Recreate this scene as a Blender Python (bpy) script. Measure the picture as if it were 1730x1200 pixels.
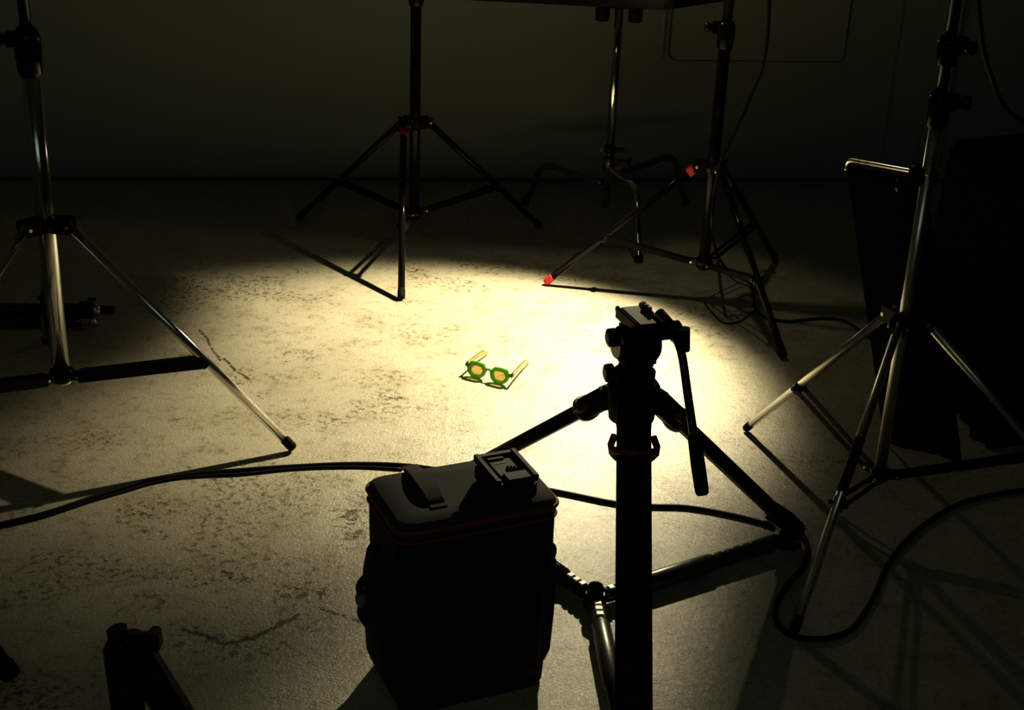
import bpy, bmesh, math, random
import numpy as np
from mathutils import Vector, Matrix

for o in list(bpy.data.objects): bpy.data.objects.remove(o)
SC = bpy.context.scene
COL = SC.collection
S = 1.6                      # camera height in metres; positions below are given in camera heights
random.seed(4)

# ------------------------------------------------------------------ camera
FPX = 2300.0
PITCH, ROLL = 0.4076, 0.0395
cF = Vector((0, math.cos(PITCH), -math.sin(PITCH)))
cR0 = Vector((1, 0, 0)); cU0 = cR0.cross(cF)
cR = math.cos(ROLL)*cR0 + math.sin(ROLL)*cU0
cU = -math.sin(ROLL)*cR0 + math.cos(ROLL)*cU0
cam_d = bpy.data.cameras.new('camera'); cam = bpy.data.objects.new('camera', cam_d); COL.objects.link(cam)
M = Matrix((( cR.x, cU.x, -cF.x, 0), (cR.y, cU.y, -cF.y, 0), (cR.z, cU.z, -cF.z, S), (0, 0, 0, 1)))
cam.matrix_world = M
cam_d.sensor_width = 36.0; cam_d.lens = 36.0*FPX/1730.0
cam_d.clip_start = 0.05
SC.camera = cam

def ray(px, py): return cF*FPX + cR*(px-865) + cU*(600-py)
def on_z(px, py, z=0.0):      # point (metres) seen at a pixel on the horizontal plane z (metres)
    d = ray(px, py); return Vector((0, 0, S)) + d*((z-S)/d.z)
def on_y(px, py, y):
    d = ray(px, py); return Vector((0, 0, S)) + d*(y/d.y)

# ------------------------------------------------------------------ world, light, exposure
w = bpy.data.worlds.new('world'); SC.world = w; w.use_nodes = True
w.node_tree.nodes['Background'].inputs[0].default_value = (0.6, 0.7, 0.5, 1)
w.node_tree.nodes['Background'].inputs[1].default_value = 0.0
SC.view_settings.view_transform = 'Standard'; SC.view_settings.look = 'None'
SC.view_settings.gamma = 1; SC.view_settings.use_curve_mapping = False
SC.view_settings.exposure = 0.0

LAMP = Vector((0.271, 2.660, 0.680))*S
AIM = Vector((-0.10, 2.20, 0))*S
LAMP_W = 405.0
LAMP_COL = (1.0, 0.86, 0.52)
ld = bpy.data.lights.new('spot_light', 'SPOT'); ld.energy = LAMP_W; ld.color = LAMP_COL
ld.spot_size = math.radians(150); ld.spot_blend = 0.2; ld.shadow_soft_size = 0.014
spot = bpy.data.objects.new('spot_light', ld); COL.objects.link(spot)
spot.location = LAMP
# beam shaped by hand to give the floor its tones, film-like falloff included
ld.use_nodes = True
_nt = ld.node_tree; _em = _nt.nodes['Emission']
_tc = _nt.nodes.new('ShaderNodeTexCoord'); _sp = _nt.nodes.new('ShaderNodeSeparateXYZ'); _nt.links.new(_tc.outputs['Normal'], _sp.inputs[0])
def _m(op, a, b=None):
    n = _nt.nodes.new('ShaderNodeMath'); n.operation = op
    for i, x in enumerate((a, b)):
        if x is None: continue
        if isinstance(x, (int, float)): n.inputs[i].default_value = x
        else: _nt.links.new(x, n.inputs[i])
    return n.outputs[0]
SGN = 1.0
_z = _m('MAXIMUM', _m('ABSOLUTE', _sp.outputs['Z']), 0.01)
_du = _m('SUBTRACT', _m('MULTIPLY', _m('DIVIDE', _sp.outputs['X'], _z), SGN), 0.0258)
_dv = _m('ADD', _m('MULTIPLY', _m('DIVIDE', _sp.outputs['Y'], _z), SGN), 0.2009)
_a = _m('ADD', _m('ADD', _m('MULTIPLY', _du, 1.489), _m('MULTIPLY', _m('MULTIPLY', _m('MAXIMUM', _du, 0.0), _m('MINIMUM', _m('MAXIMUM', _m('MULTIPLY', _sp.outputs['Y'], 5.0), 0.0), 1.0)), 0.95)), _m('MULTIPLY', _dv, -0.0441)); _b = _m('SUBTRACT', _m('MULTIPLY', _dv, 1.817), 0.045)
_as = _m('SUBTRACT', _a, 0.04)
_q2 = _m('MULTIPLY', _m('ADD', _m('MULTIPLY', _as, _as), _m('MULTIPLY', _b, _b)), 0.97)
_e = _m('MULTIPLY', _m('POWER', _q2, 3.4), -1.0)
# forward lobe added to light the bag lid and the floor by the tripod
_v = _m('DIVIDE', _sp.outputs['Y'], _z); _t = _m('MINIMUM', _m('MAXIMUM', _m('DIVIDE', _m('SUBTRACT', _v, 0.05), 0.25), 0.0), 1.0)
_a2 = _m('DIVIDE', _m('ADD', _a, 0.78), 0.25); _tail = _m('MULTIPLY', _m('MULTIPLY', _m('EXPONENT', _m('MULTIPLY', _m('POWER', _m('MULTIPLY', _a2, _a2), 2.0), -1.0)), _t), 0.30)
_nt.links.new(_m('ADD', _m('ADD', _m('EXPONENT', _e), _tail), 0.007), _em.inputs['Strength'])
spot.rotation_euler = (AIM-LAMP).to_track_quat('-Z', 'Y').to_euler()

# faint greenish fill added behind the camera to lift the blacks; no real fitting
al = bpy.data.lights.new('room_fill_light', 'AREA'); al.shape = 'RECTANGLE'; al.size = 2.6; al.size_y = 1.2; al.energy = 5.0; al.color = (0.72, 1.0, 0.78)
alo = bpy.data.objects.new('room_fill_light', al); COL.objects.link(alo); alo.location = (-.6, -.9, 3.05); alo.rotation_euler = (math.radians(48), 0, 0)

# ------------------------------------------------------------------ materials
def mat(name, col, rough=0.5, metal=0.0, spec=0.5, noise=0.0, nscale=40, bump=0.0, bscale=300, **k):
    m = bpy.data.materials.new(name); m.use_nodes = True
    nt = m.node_tree; b = nt.nodes['Principled BSDF']
    b.inputs['Base Color'].default_value = (*col, 1); b.inputs['Roughness'].default_value = rough
    b.inputs['Metallic'].default_value = metal; b.inputs['Specular IOR Level'].default_value = spec
    for kk, v in k.items(): b.inputs[kk.replace('_', ' ')].default_value = v
    tc = nt.nodes.new('ShaderNodeTexCoord')
    if noise:
        n = nt.nodes.new('ShaderNodeTexNoise'); n.inputs['Scale'].default_value = nscale; n.inputs['Detail'].default_value = 6
        nt.links.new(tc.outputs['Object'], n.inputs['Vector'])
        mx = nt.nodes.new('ShaderNodeMix'); mx.data_type = 'RGBA'
        mx.inputs['A'].default_value = (*[c*(1-noise) for c in col], 1); mx.inputs['B'].default_value = (*[min(1, c*(1+noise)) for c in col], 1)
        nt.links.new(n.outputs['Fac'], mx.inputs['Factor']); nt.links.new(mx.outputs['Result'], b.inputs['Base Color'])
        mr = nt.nodes.new('ShaderNodeMapRange'); mr.inputs['To Min'].default_value = max(0, rough-.08); mr.inputs['To Max'].default_value = min(1, rough+.08)
        nt.links.new(n.outputs['Fac'], mr.inputs['Value']); nt.links.new(mr.outputs['Result'], b.inputs['Roughness'])
    if bump:
        n2 = nt.nodes.new('ShaderNodeTexNoise'); n2.inputs['Scale'].default_value = bscale; n2.inputs['Detail'].default_value = 3
        nt.links.new(tc.outputs['Object'], n2.inputs['Vector'])
        bp = nt.nodes.new('ShaderNodeBump'); bp.inputs['Strength'].default_value = bump; bp.inputs['Distance'].default_value = 0.001
        nt.links.new(n2.outputs['Fac'], bp.inputs['Height']); nt.links.new(bp.outputs['Normal'], b.inputs['Normal'])
    return m

BLACK = mat('black_paint', (0.004, 0.003, 0.0025), 0.13, spec=.08, noise=.3)
BLACKM = mat('black_matte', (0.004, 0.0035, 0.003), 0.6, spec=.05, noise=.3)
CHROMEM = mat('polished_chrome', (0.75, 0.73, 0.69), 0.07, 1.0, noise=.06)
CHROME = mat('chrome', (0.72, 0.70, 0.66), 0.20, 1.0, noise=.08)
CHROMEC = mat('column_chrome', (0.50, 0.49, 0.46), 0.16, 1.0, noise=.10)
CHROMED = mat('satin_steel', (0.62, 0.60, 0.55), 0.30, 1.0, noise=.12)
DARKST = mat('dark_anodised', (0.10, 0.10, 0.095), 0.32, 0.8, noise=.2)
RUBBER = mat('rubber', (0.005, 0.005, 0.0045), 0.7, spec=.03, noise=.2)
CABLE = mat('cable_rubber', (0.006, 0.006, 0.005), 0.5, spec=.12, noise=.2)
RED = mat('red_plastic', (0.55, 0.012, 0.012), 0.4, noise=.1)
DRED = mat('dark_red_anodised', (0.16, 0.012, 0.008), 0.4, noise=.15)
BAGF = mat('bag_fabric', (0.010, 0.010, 0.010), 0.85, spec=.2, noise=.4, nscale=60, bump=.5, bscale=900)
BAGT = mat('bag_lid_fabric', (0.030, 0.036, 0.034), 0.8, spec=.15, noise=.3, nscale=160, bump=.6, bscale=1400)
PIPE = mat('red_piping', (0.22, 0.010, 0.010), 0.6, noise=.15)
STRAP = mat('webbing', (0.014, 0.012, 0.012), 0.8, spec=.2, noise=.3, nscale=200)
BUCK = mat('grey_buckle', (0.16, 0.19, 0.19), 0.5, noise=.1)
PLAST = mat('charger_plastic', (0.018, 0.021, 0.021), 0.6, spec=.2, noise=.2)
LABELM = mat('label_print', (0.45, 0.42, 0.36), 0.5, noise=.05)
DOT = mat('white_dot', (0.75, 0.74, 0.70), 0.4, noise=.05)
CLOTH = mat('black_cloth', (0.0018, 0.0015, 0.0015), 0.95, spec=0, noise=.3, nscale=30)
GREEN = mat('green_acetate', (0.10, 0.30, 0.015), 0.15, noise=.15, Transmission_Weight=0.35, IOR=1.45)
GREENC = mat('clear_olive_acetate', (0.48, 0.52, 0.12), 0.12, noise=.1, Transmission_Weight=0.6, IOR=1.45)
LENS = mat('tan_lens', (0.85, 0.62, 0.32), 0.08, noise=.04)
def see_through(m, col, amount):      # thin tinted acetate: part of the light passes straight through
    nt = m.node_tree; out = nt.nodes['Material Output']; t = nt.nodes.new('ShaderNodeBsdfTransparent'); t.inputs[0].default_value = (*col, 1)
    x = nt.nodes.new('ShaderNodeMixShader'); x.inputs[0].default_value = amount
    nt.links.new(nt.nodes['Principled BSDF'].outputs[0], x.inputs[1]); nt.links.new(t.outputs[0], x.inputs[2]); nt.links.new(x.outputs[0], out.inputs['Surface'])
see_through(LENS, (0.95, 0.80, 0.45), .72); see_through(GREEN, (0.25, 0.62, 0.05), .30); see_through(GREENC, (0.80, 0.80, 0.45), .40)
CORE = mat('temple_core', (0.05, 0.03, 0.01), 0.3, noise=.2)

# floor: worn, sealed, cream coloured concrete
def floor_material():
    m = bpy.data.materials.new('worn_concrete'); m.use_nodes = True; nt = m.node_tree
    N = nt.nodes; L = nt.links; b = N['Principled BSDF']
    tc = N.new('ShaderNodeTexCoord'); P = tc.outputs['Object']
    def noise(scale, detail=6, rough=.6, dist=0, vec=P):
        n = N.new('ShaderNodeTexNoise'); n.inputs['Scale'].default_value = scale; n.inputs['Detail'].default_value = detail
        n.inputs['Roughness'].default_value = rough; n.inputs['Distortion'].default_value = dist; L.new(vec, n.inputs['Vector']); return n.outputs['Fac']
    def mr(v, a, bb, c=0, d=1, smooth=True):
        n = N.new('ShaderNodeMapRange'); n.interpolation_type = 'SMOOTHSTEP' if smooth else 'LINEAR'
        for i, x in zip(('From Min', 'From Max', 'To Min', 'To Max'), (a, bb, c, d)): n.inputs[i].default_value = x
        L.new(v, n.inputs['Value']); return n.outputs['Result']
    def mt(op, a, bb):
        n = N.new('ShaderNodeMath'); n.operation = op
        for i, x in enumerate((a, bb)):
            if isinstance(x, (int, float)): n.inputs[i].default_value = x
            else: L.new(x, n.inputs[i])
        return n.outputs[0]
    def mix(f, a, bb):
        n = N.new('ShaderNodeMix'); n.data_type = 'RGBA'; L.new(f, n.inputs['Factor'])
        for k, x in (('A', a), ('B', bb)):
            if isinstance(x, tuple): n.inputs[k].default_value = (*x, 1)
            else: L.new(x, n.inputs[k])
        return n.outputs['Result']
    def attr(nm):
        n = N.new('ShaderNodeAttribute'); n.attribute_name = nm; return n.outputs['Fac']
    crack, wear = attr('crack'), attr('wear')
    big = noise(1.3, 5); mid = noise(7, 8, .65); fine = noise(55, 6, .7); grit = noise(260, 4, .7)
    col = mix(mr(big, .35, .65), (0.40, 0.37, 0.285), (0.47, 0.435, 0.34))
    col = mix(mr(mid, .42, .70, 0, .55), col, (0.30, 0.26, 0.17))
    col = mix(mr(grit, .48, .70, 0, .55), col, (0.19, 0.155, 0.09))
    col = mix(mt('MULTIPLY', mr(noise(28, 7, .75), .52, .64), .5), col, (0.20, 0.16, 0.085))
    # scattered scuffs: high-frequency specks gated by a broad mask and by the worn places
    gate = mr(mt('ADD', mid, mt('MULTIPLY', wear, .6)), .47, .70)
    specks = mr(fine, .50, .60)
    sc = mt('MULTIPLY', gate, specks)
    col = mix(mt('MULTIPLY', sc, .9), col, (0.10, 0.075, 0.04))
    # chips and cracks
    cf = mt('ADD', crack, mt('MULTIPLY', mt('SUBTRACT', noise(60, 6, .72), .5), 1.7))
    cm = mt('MULTIPLY', mr(cf, .66, .84), mr(crack, .10, .35))
    wm = mt('MULTIPLY', mr(mt('ADD', wear, mt('MULTIPLY', mt('SUBTRACT', noise(34, 6, .7, .6), .5), 2.4)), .80, .98), mr(wear, .15, .35))
    dk = mt('MAXIMUM', cm, mt('MULTIPLY', wm, .8))
    col = mix(mt('MULTIPLY', dk, .88), col, (0.032, 0.023, 0.012))
    L.new(col, b.inputs['Base Color'])
    L.new(mr(mt('ADD', fine, mt('MULTIPLY', mid, .5)), .45, 1.0, .20, .38), b.inputs['Roughness'])
    b.inputs['Specular IOR Level'].default_value = .5
    h = mt('SUBTRACT', mt('ADD', mt('ADD', mt('MULTIPLY', grit, .0015), mt('MULTIPLY', noise(135, 3, .6), .0022)), mt('ADD', mt('MULTIPLY', fine, .0022), mt('MULTIPLY', mid, .004))),
           mt('ADD', mt('MULTIPLY', dk, .004), mt('MULTIPLY', mt('MULTIPLY', wear, noise(45, 4, .6)), .007)))
    bp = N.new('ShaderNodeBump'); bp.inputs['Strength'].default_value = 1.0; bp.inputs['Distance'].default_value = 0.75
    L.new(h, bp.inputs['Height']); L.new(bp.outputs['Normal'], b.inputs['Normal'])
    # uneven clear sealer on top: sparkles where the lamp mirrors in it
    bc = N.new('ShaderNodeBump'); bc.inputs['Strength'].default_value = 1.0; bc.inputs['Distance'].default_value = 0.75
    hc = mt('ADD', mt('MULTIPLY', noise(150, 3, .6), .0042), mt('MULTIPLY', noise(50, 3, .6), .004))
    L.new(hc, bc.inputs['Height']); L.new(bc.outputs['Normal'], b.inputs['Coat Normal'])
    b.inputs['Coat Weight'].default_value = 0.45; b.inputs['Coat Roughness'].default_value = 0.14; b.inputs['Coat IOR'].default_value = 1.55
    return m
FLOOR = floor_material()
WALL = mat('painted_wall', (0.25, 0.28, 0.245), 0.7, spec=.3, noise=.05, nscale=3, bump=.2, bscale=60)
WALLD = mat('painted_wall_darker', (0.24, 0.235, 0.19), 0.7, spec=.3, noise=.06, nscale=3)
WALLP = mat('wall_panel_paint', (0.27, 0.30, 0.26), 0.6, spec=.3, noise=.05, nscale=3)
CEIL = mat('dark_ceiling', (0.10, 0.10, 0.09), 0.9, noise=.05)
GAP = mat('shadow_gap', (0.05, 0.05, 0.045), 0.9, noise=.05)

# ------------------------------------------------------------------ mesh helpers
def frame(d):
    d = d.normalized(); a = Vector((0, 0, 1)) if abs(d.z) < .95 else Vector((1, 0, 0))
    u = a.cross(d).normalized(); return u, d.cross(u).normalized(), d

def tube(bm, a, b, r, r2=None, n=20, cap=True):
    a, b = Vector(a), Vector(b); r2 = r if r2 is None else r2
    u, v, _ = frame(b-a); A = []; B = []
    for i in range(n):
        t = 2*math.pi*i/n; c = u*math.cos(t)+v*math.sin(t)
        A.append(bm.verts.new(a+c*r)); B.append(bm.verts.new(b+c*r2))
    for i in range(n):
        f = bm.faces.new((A[i], A[(i+1) % n], B[(i+1) % n], B[i])); f.smooth = True
    if cap: bm.faces.new(A[::-1]); bm.faces.new(B)

def lathe(bm, a, d, prof, n=24):          # prof: list of (distance along d, radius)
    a, d = Vector(a), Vector(d).normalized(); u, v, _ = frame(d); rings = []
    for s, r in prof:
        rings.append([bm.verts.new(a+d*s+(u*math.cos(2*math.pi*i/n)+v*math.sin(2*math.pi*i/n))*max(r, 1e-5)) for i in range(n)])
    for k in range(len(rings)-1):
        for i in range(n):
            f = bm.faces.new((rings[k][i], rings[k][(i+1) % n], rings[k+1][(i+1) % n], rings[k+1][i])); f.smooth = True
    bm.faces.new(rings[0][::-1]); bm.faces.new(rings[-1])

def box(bm, c, ex, ey, ez, bev=0.0):      # centre and three half-axis vectors
    c, ex, ey, ez = map(Vector, (c, ex, ey, ez))
    t = bmesh.new(); bmesh.ops.create_cube(t, size=2)
    lx, ly, lz = ex.length, ey.length, ez.length
    for v in t.verts: v.co = Vector((v.co.x*lx, v.co.y*ly, v.co.z*lz))
    if bev: bmesh.ops.bevel(t, geom=t.edges[:], offset=min(bev, .9*min(lx, ly, lz)), segments=2, affect='EDGES')
    X, Y, Z = ex.normalized(), ey.normalized(), ez.normalized()
    vm = {v: bm.verts.new(c+X*v.co.x+Y*v.co.y+Z*v.co.z) for v in t.verts}
    for f in t.faces:
        try: bm.faces.new([vm[v] for v in f.verts])
        except ValueError: pass
    t.free()

def bar(bm, a, b, wdir, w, th, bev=0.002):  # rectangular bar from a to b; wdir = width direction
    a, b, wd = Vector(a), Vector(b), Vector(wdir); d = (b-a)
    wd = (wd - d.normalized()*wd.dot(d.normalized())).normalized(); t = d.normalized().cross(wd)
    box(bm, (a+b)/2, d/2, wd*w/2, t*th/2, bev)

def spline(pts, sub=8):
    pts = [Vector(p) for p in pts]; P = [2*pts[0]-pts[1]]+pts+[2*pts[-1]-pts[-2]]; out = []
    for i in range(1, len(P)-2):
        p0, p1, p2, p3 = P[i-1:i+3]
        for k in range(sub):
            t = k/sub
            out.append(.5*((2*p1)+(p2-p0)*t+(2*p0-5*p1+4*p2-p3)*t*t+(3*p1-p0-3*p2+p3)*t**3))
    out.append(pts[-1]); return out

def sweep(bm, pts, r, n=10, closed=False, rf=None):
    pts = [Vector(p) for p in pts]; rings = []; u = None; m = len(pts)
    for i, p in enumerate(pts):
        d = (pts[(i+1) % m]-pts[i-1]) if closed else (pts[min(i+1, m-1)]-pts[max(i-1, 0)])
        d.normalize()
        if u is None: u = frame(d)[0]
        u = (u-d*u.dot(d)).normalized(); v = d.cross(u)
        rr = r if rf is None else rf(i/(m-1))
        rings.append([bm.verts.new(p+(u*math.cos(2*math.pi*k/n)+v*math.sin(2*math.pi*k/n))*rr) for k in range(n)])
    for i in range(m if closed else m-1):
        A, B = rings[i], rings[(i+1) % m]
        for k in range(n):
            f = bm.faces.new((A[k], A[(k+1) % n], B[(k+1) % n], B[k])); f.smooth = True
    if not closed: bm.faces.new(rings[0][::-1]); bm.faces.new(rings[-1])

def ribbon(bm, pts, wdir, w, th):
    pts = [Vector(p) for p in pts]; rings = []
    for i, p in enumerate(pts):
        d = (pts[min(i+1, len(pts)-1)]-pts[max(i-1, 0)]).normalized(); wd = Vector(wdir); wd = (wd-d*wd.dot(d)).normalized(); t = d.cross(wd)
        ww = w(i/(len(pts)-1)) if callable(w) else w
        rings.append([bm.verts.new(p+wd*a*ww/2+t*b*th/2) for a, b in ((-1, -1), (1, -1), (1, 1), (-1, 1))])
    for A, B in zip(rings, rings[1:]):
        for k in range(4): bm.faces.new((A[k], A[(k+1) % 4], B[(k+1) % 4], B[k]))
    bm.faces.new(rings[0][::-1]); bm.faces.new(rings[-1])

def world_origin(p):
    o = Vector((0, 0, 0))
    while p is not None: o = o+Vector(p.location); p = p.parent
    return o

def obj(name, bm, m, parent=None, origin=None, label=None, cat=None, group=None, kind=None):
    bmesh.ops.recalc_face_normals(bm, faces=bm.faces[:])
    vs = [v.co.copy() for v in bm.verts]
    if origin is None:
        lo = Vector((min(v.x for v in vs), min(v.y for v in vs), min(v.z for v in vs))); hi = Vector((max(v.x for v in vs), max(v.y for v in vs), max(v.z for v in vs)))
        origin = Vector(((lo.x+hi.x)/2, (lo.y+hi.y)/2, lo.z))
    origin = Vector(origin)
    for v in bm.verts: v.co -= origin
    me = bpy.data.meshes.new(name); bm.to_mesh(me); bm.free(); me.materials.append(m)
    o = bpy.data.objects.new(name, me); COL.objects.link(o)
    o.location = origin-world_origin(parent)
    if parent is not None: o.parent = parent
    if label: o['label'] = label
    if cat: o['category'] = cat
    if group: o['group'] = group
    if kind: o['kind'] = kind
    return o

def thing(name, label, cat, loc, group=None):
    o = bpy.data.objects.new(name, None); COL.objects.link(o); o.location = Vector(loc); o.empty_display_size = .1
    o['label'] = label; o['category'] = cat
    if group: o['group'] = group
    return o

B = bmesh.new

# ------------------------------------------------------------------ the room
wA = Vector((-1.306, 3.304, 0))*S; wd = Vector((0.99143, 0.13060, 0)); wn = Vector((0.13060, -0.99143, 0))   # wn points into the room
def onwall(s, z, off=0.0): return wA + wd*(s*S) + wn*off + Vector((0, 0, z*S))
CEIL_H = 3.3
WL, WR, WF = -2.1, 3.4, -1.6        # extents (camera heights)
def wallslab(name, a, b, th=.1, m=WALL):
    a, b = Vector(a), Vector(b); d = (b-a).normalized(); nn = Vector((-d.y, d.x, 0)); bm = B()
    box(bm, (a+b)/2+nn*th/2+Vector((0, 0, CEIL_H/2)), (b-a)/2, nn*th/2, Vector((0, 0, CEIL_H/2)))
    return obj(name, bm, m, kind='structure')
sL = (WL-(-1.306))/wd.x; sR = (WR-(-1.306))/wd.x
bl = onwall(sL, 0); br = onwall(sR, 0)
wallslab('wall_back', bl, br)
wallslab('wall_right', br, (WR*S, WF*S, 0), m=WALLD)
wallslab('wall_front', (WR*S, WF*S, 0), (WL*S, WF*S, 0), m=WALLD)
wallslab('wall_left', (WL*S, WF*S, 0), bl, m=WALLD)
bm = B(); box(bm, ((WL+WR)/2*S, 1.3*S, CEIL_H+.05), ((WR-WL)/2*S+.2, 0, 0), (0, 3.0*S, 0), (0, 0, .05)); obj('ceiling', bm, CEIL, kind='structure')
# dark strip painted in as the shadow gap where the wall meets the floor
bm = B(); box(bm, onwall((sL+sR)/2, 0.004, .006), wd*((sR-sL)/2*S-.1), wn*.006, Vector((0, 0, .006))); obj('gap_shade_back', bm, GAP, kind='structure')
# shallow vertical pilaster near the right corner, with the darker wall beyond it
bm = B(); box(bm, onwall(2.425, 0, .02)+Vector((0, 0, CEIL_H/2)), wd*.05, wn*.02, Vector((0, 0, CEIL_H/2)), .004); obj('trim_1', bm, WALL, kind='structure')
bm = B(); box(bm, onwall(2.30, 0, .004)+Vector((0, 0, .62)), wd*.003, wn*.004, Vector((0, 0, .60))); obj('trim_2', bm, WALLD, kind='structure')
bm = B(); tube(bm, onwall(1.670, .330, .018), onwall(1.660, 2.0, .018), .011, n=12); obj('trim_3', bm, WALLP, kind='structure')

def rounded_rect(cx, cy, w, h, r, n=6):
    out = []
    for sx, sy, a0 in ((1, 1, 0), (-1, 1, 90), (-1, -1, 180), (1, -1, 270)):
        for i in range(n+1):
            a = math.radians(a0+90*i/n); out.append((cx+sx*(w/2-r)+r*math.cos(a), cy+sy*(h/2-r)+r*math.sin(a)))
    return out
def wall_plate(s0, s1, z0, z1, r, th, m, name, parent=None, **k):
    bm = B(); pts = rounded_rect((s0+s1)/2*S, (z0+z1)/2*S, (s1-s0)*S, (z1-z0)*S, r)
    fr = [bm.verts.new(onwall(x/S, z/S, .002+th)) for x, z in pts]; bk = [bm.verts.new(onwall(x/S, z/S, .002)) for x, z in pts]
    bm.faces.new(fr); bm.faces.new(bk[::-1])
    for i in range(len(pts)): bm.faces.new((fr[i-1], fr[i], bk[i], bk[i-1]))
    return obj(name, bm, m, parent, **k)
wp = thing('wall_panel', 'large pale rounded-corner panel fixed low on the back wall', 'wall panel', onwall(1.92, .32, .002))
wall_plate(1.690, 2.160, .3215, .98, .035, .006, GAP, 'edge_gap', wp)
wall_plate(1.694, 2.156, .3255, .975, .032, .014, WALLP, 'panel', wp)

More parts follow.
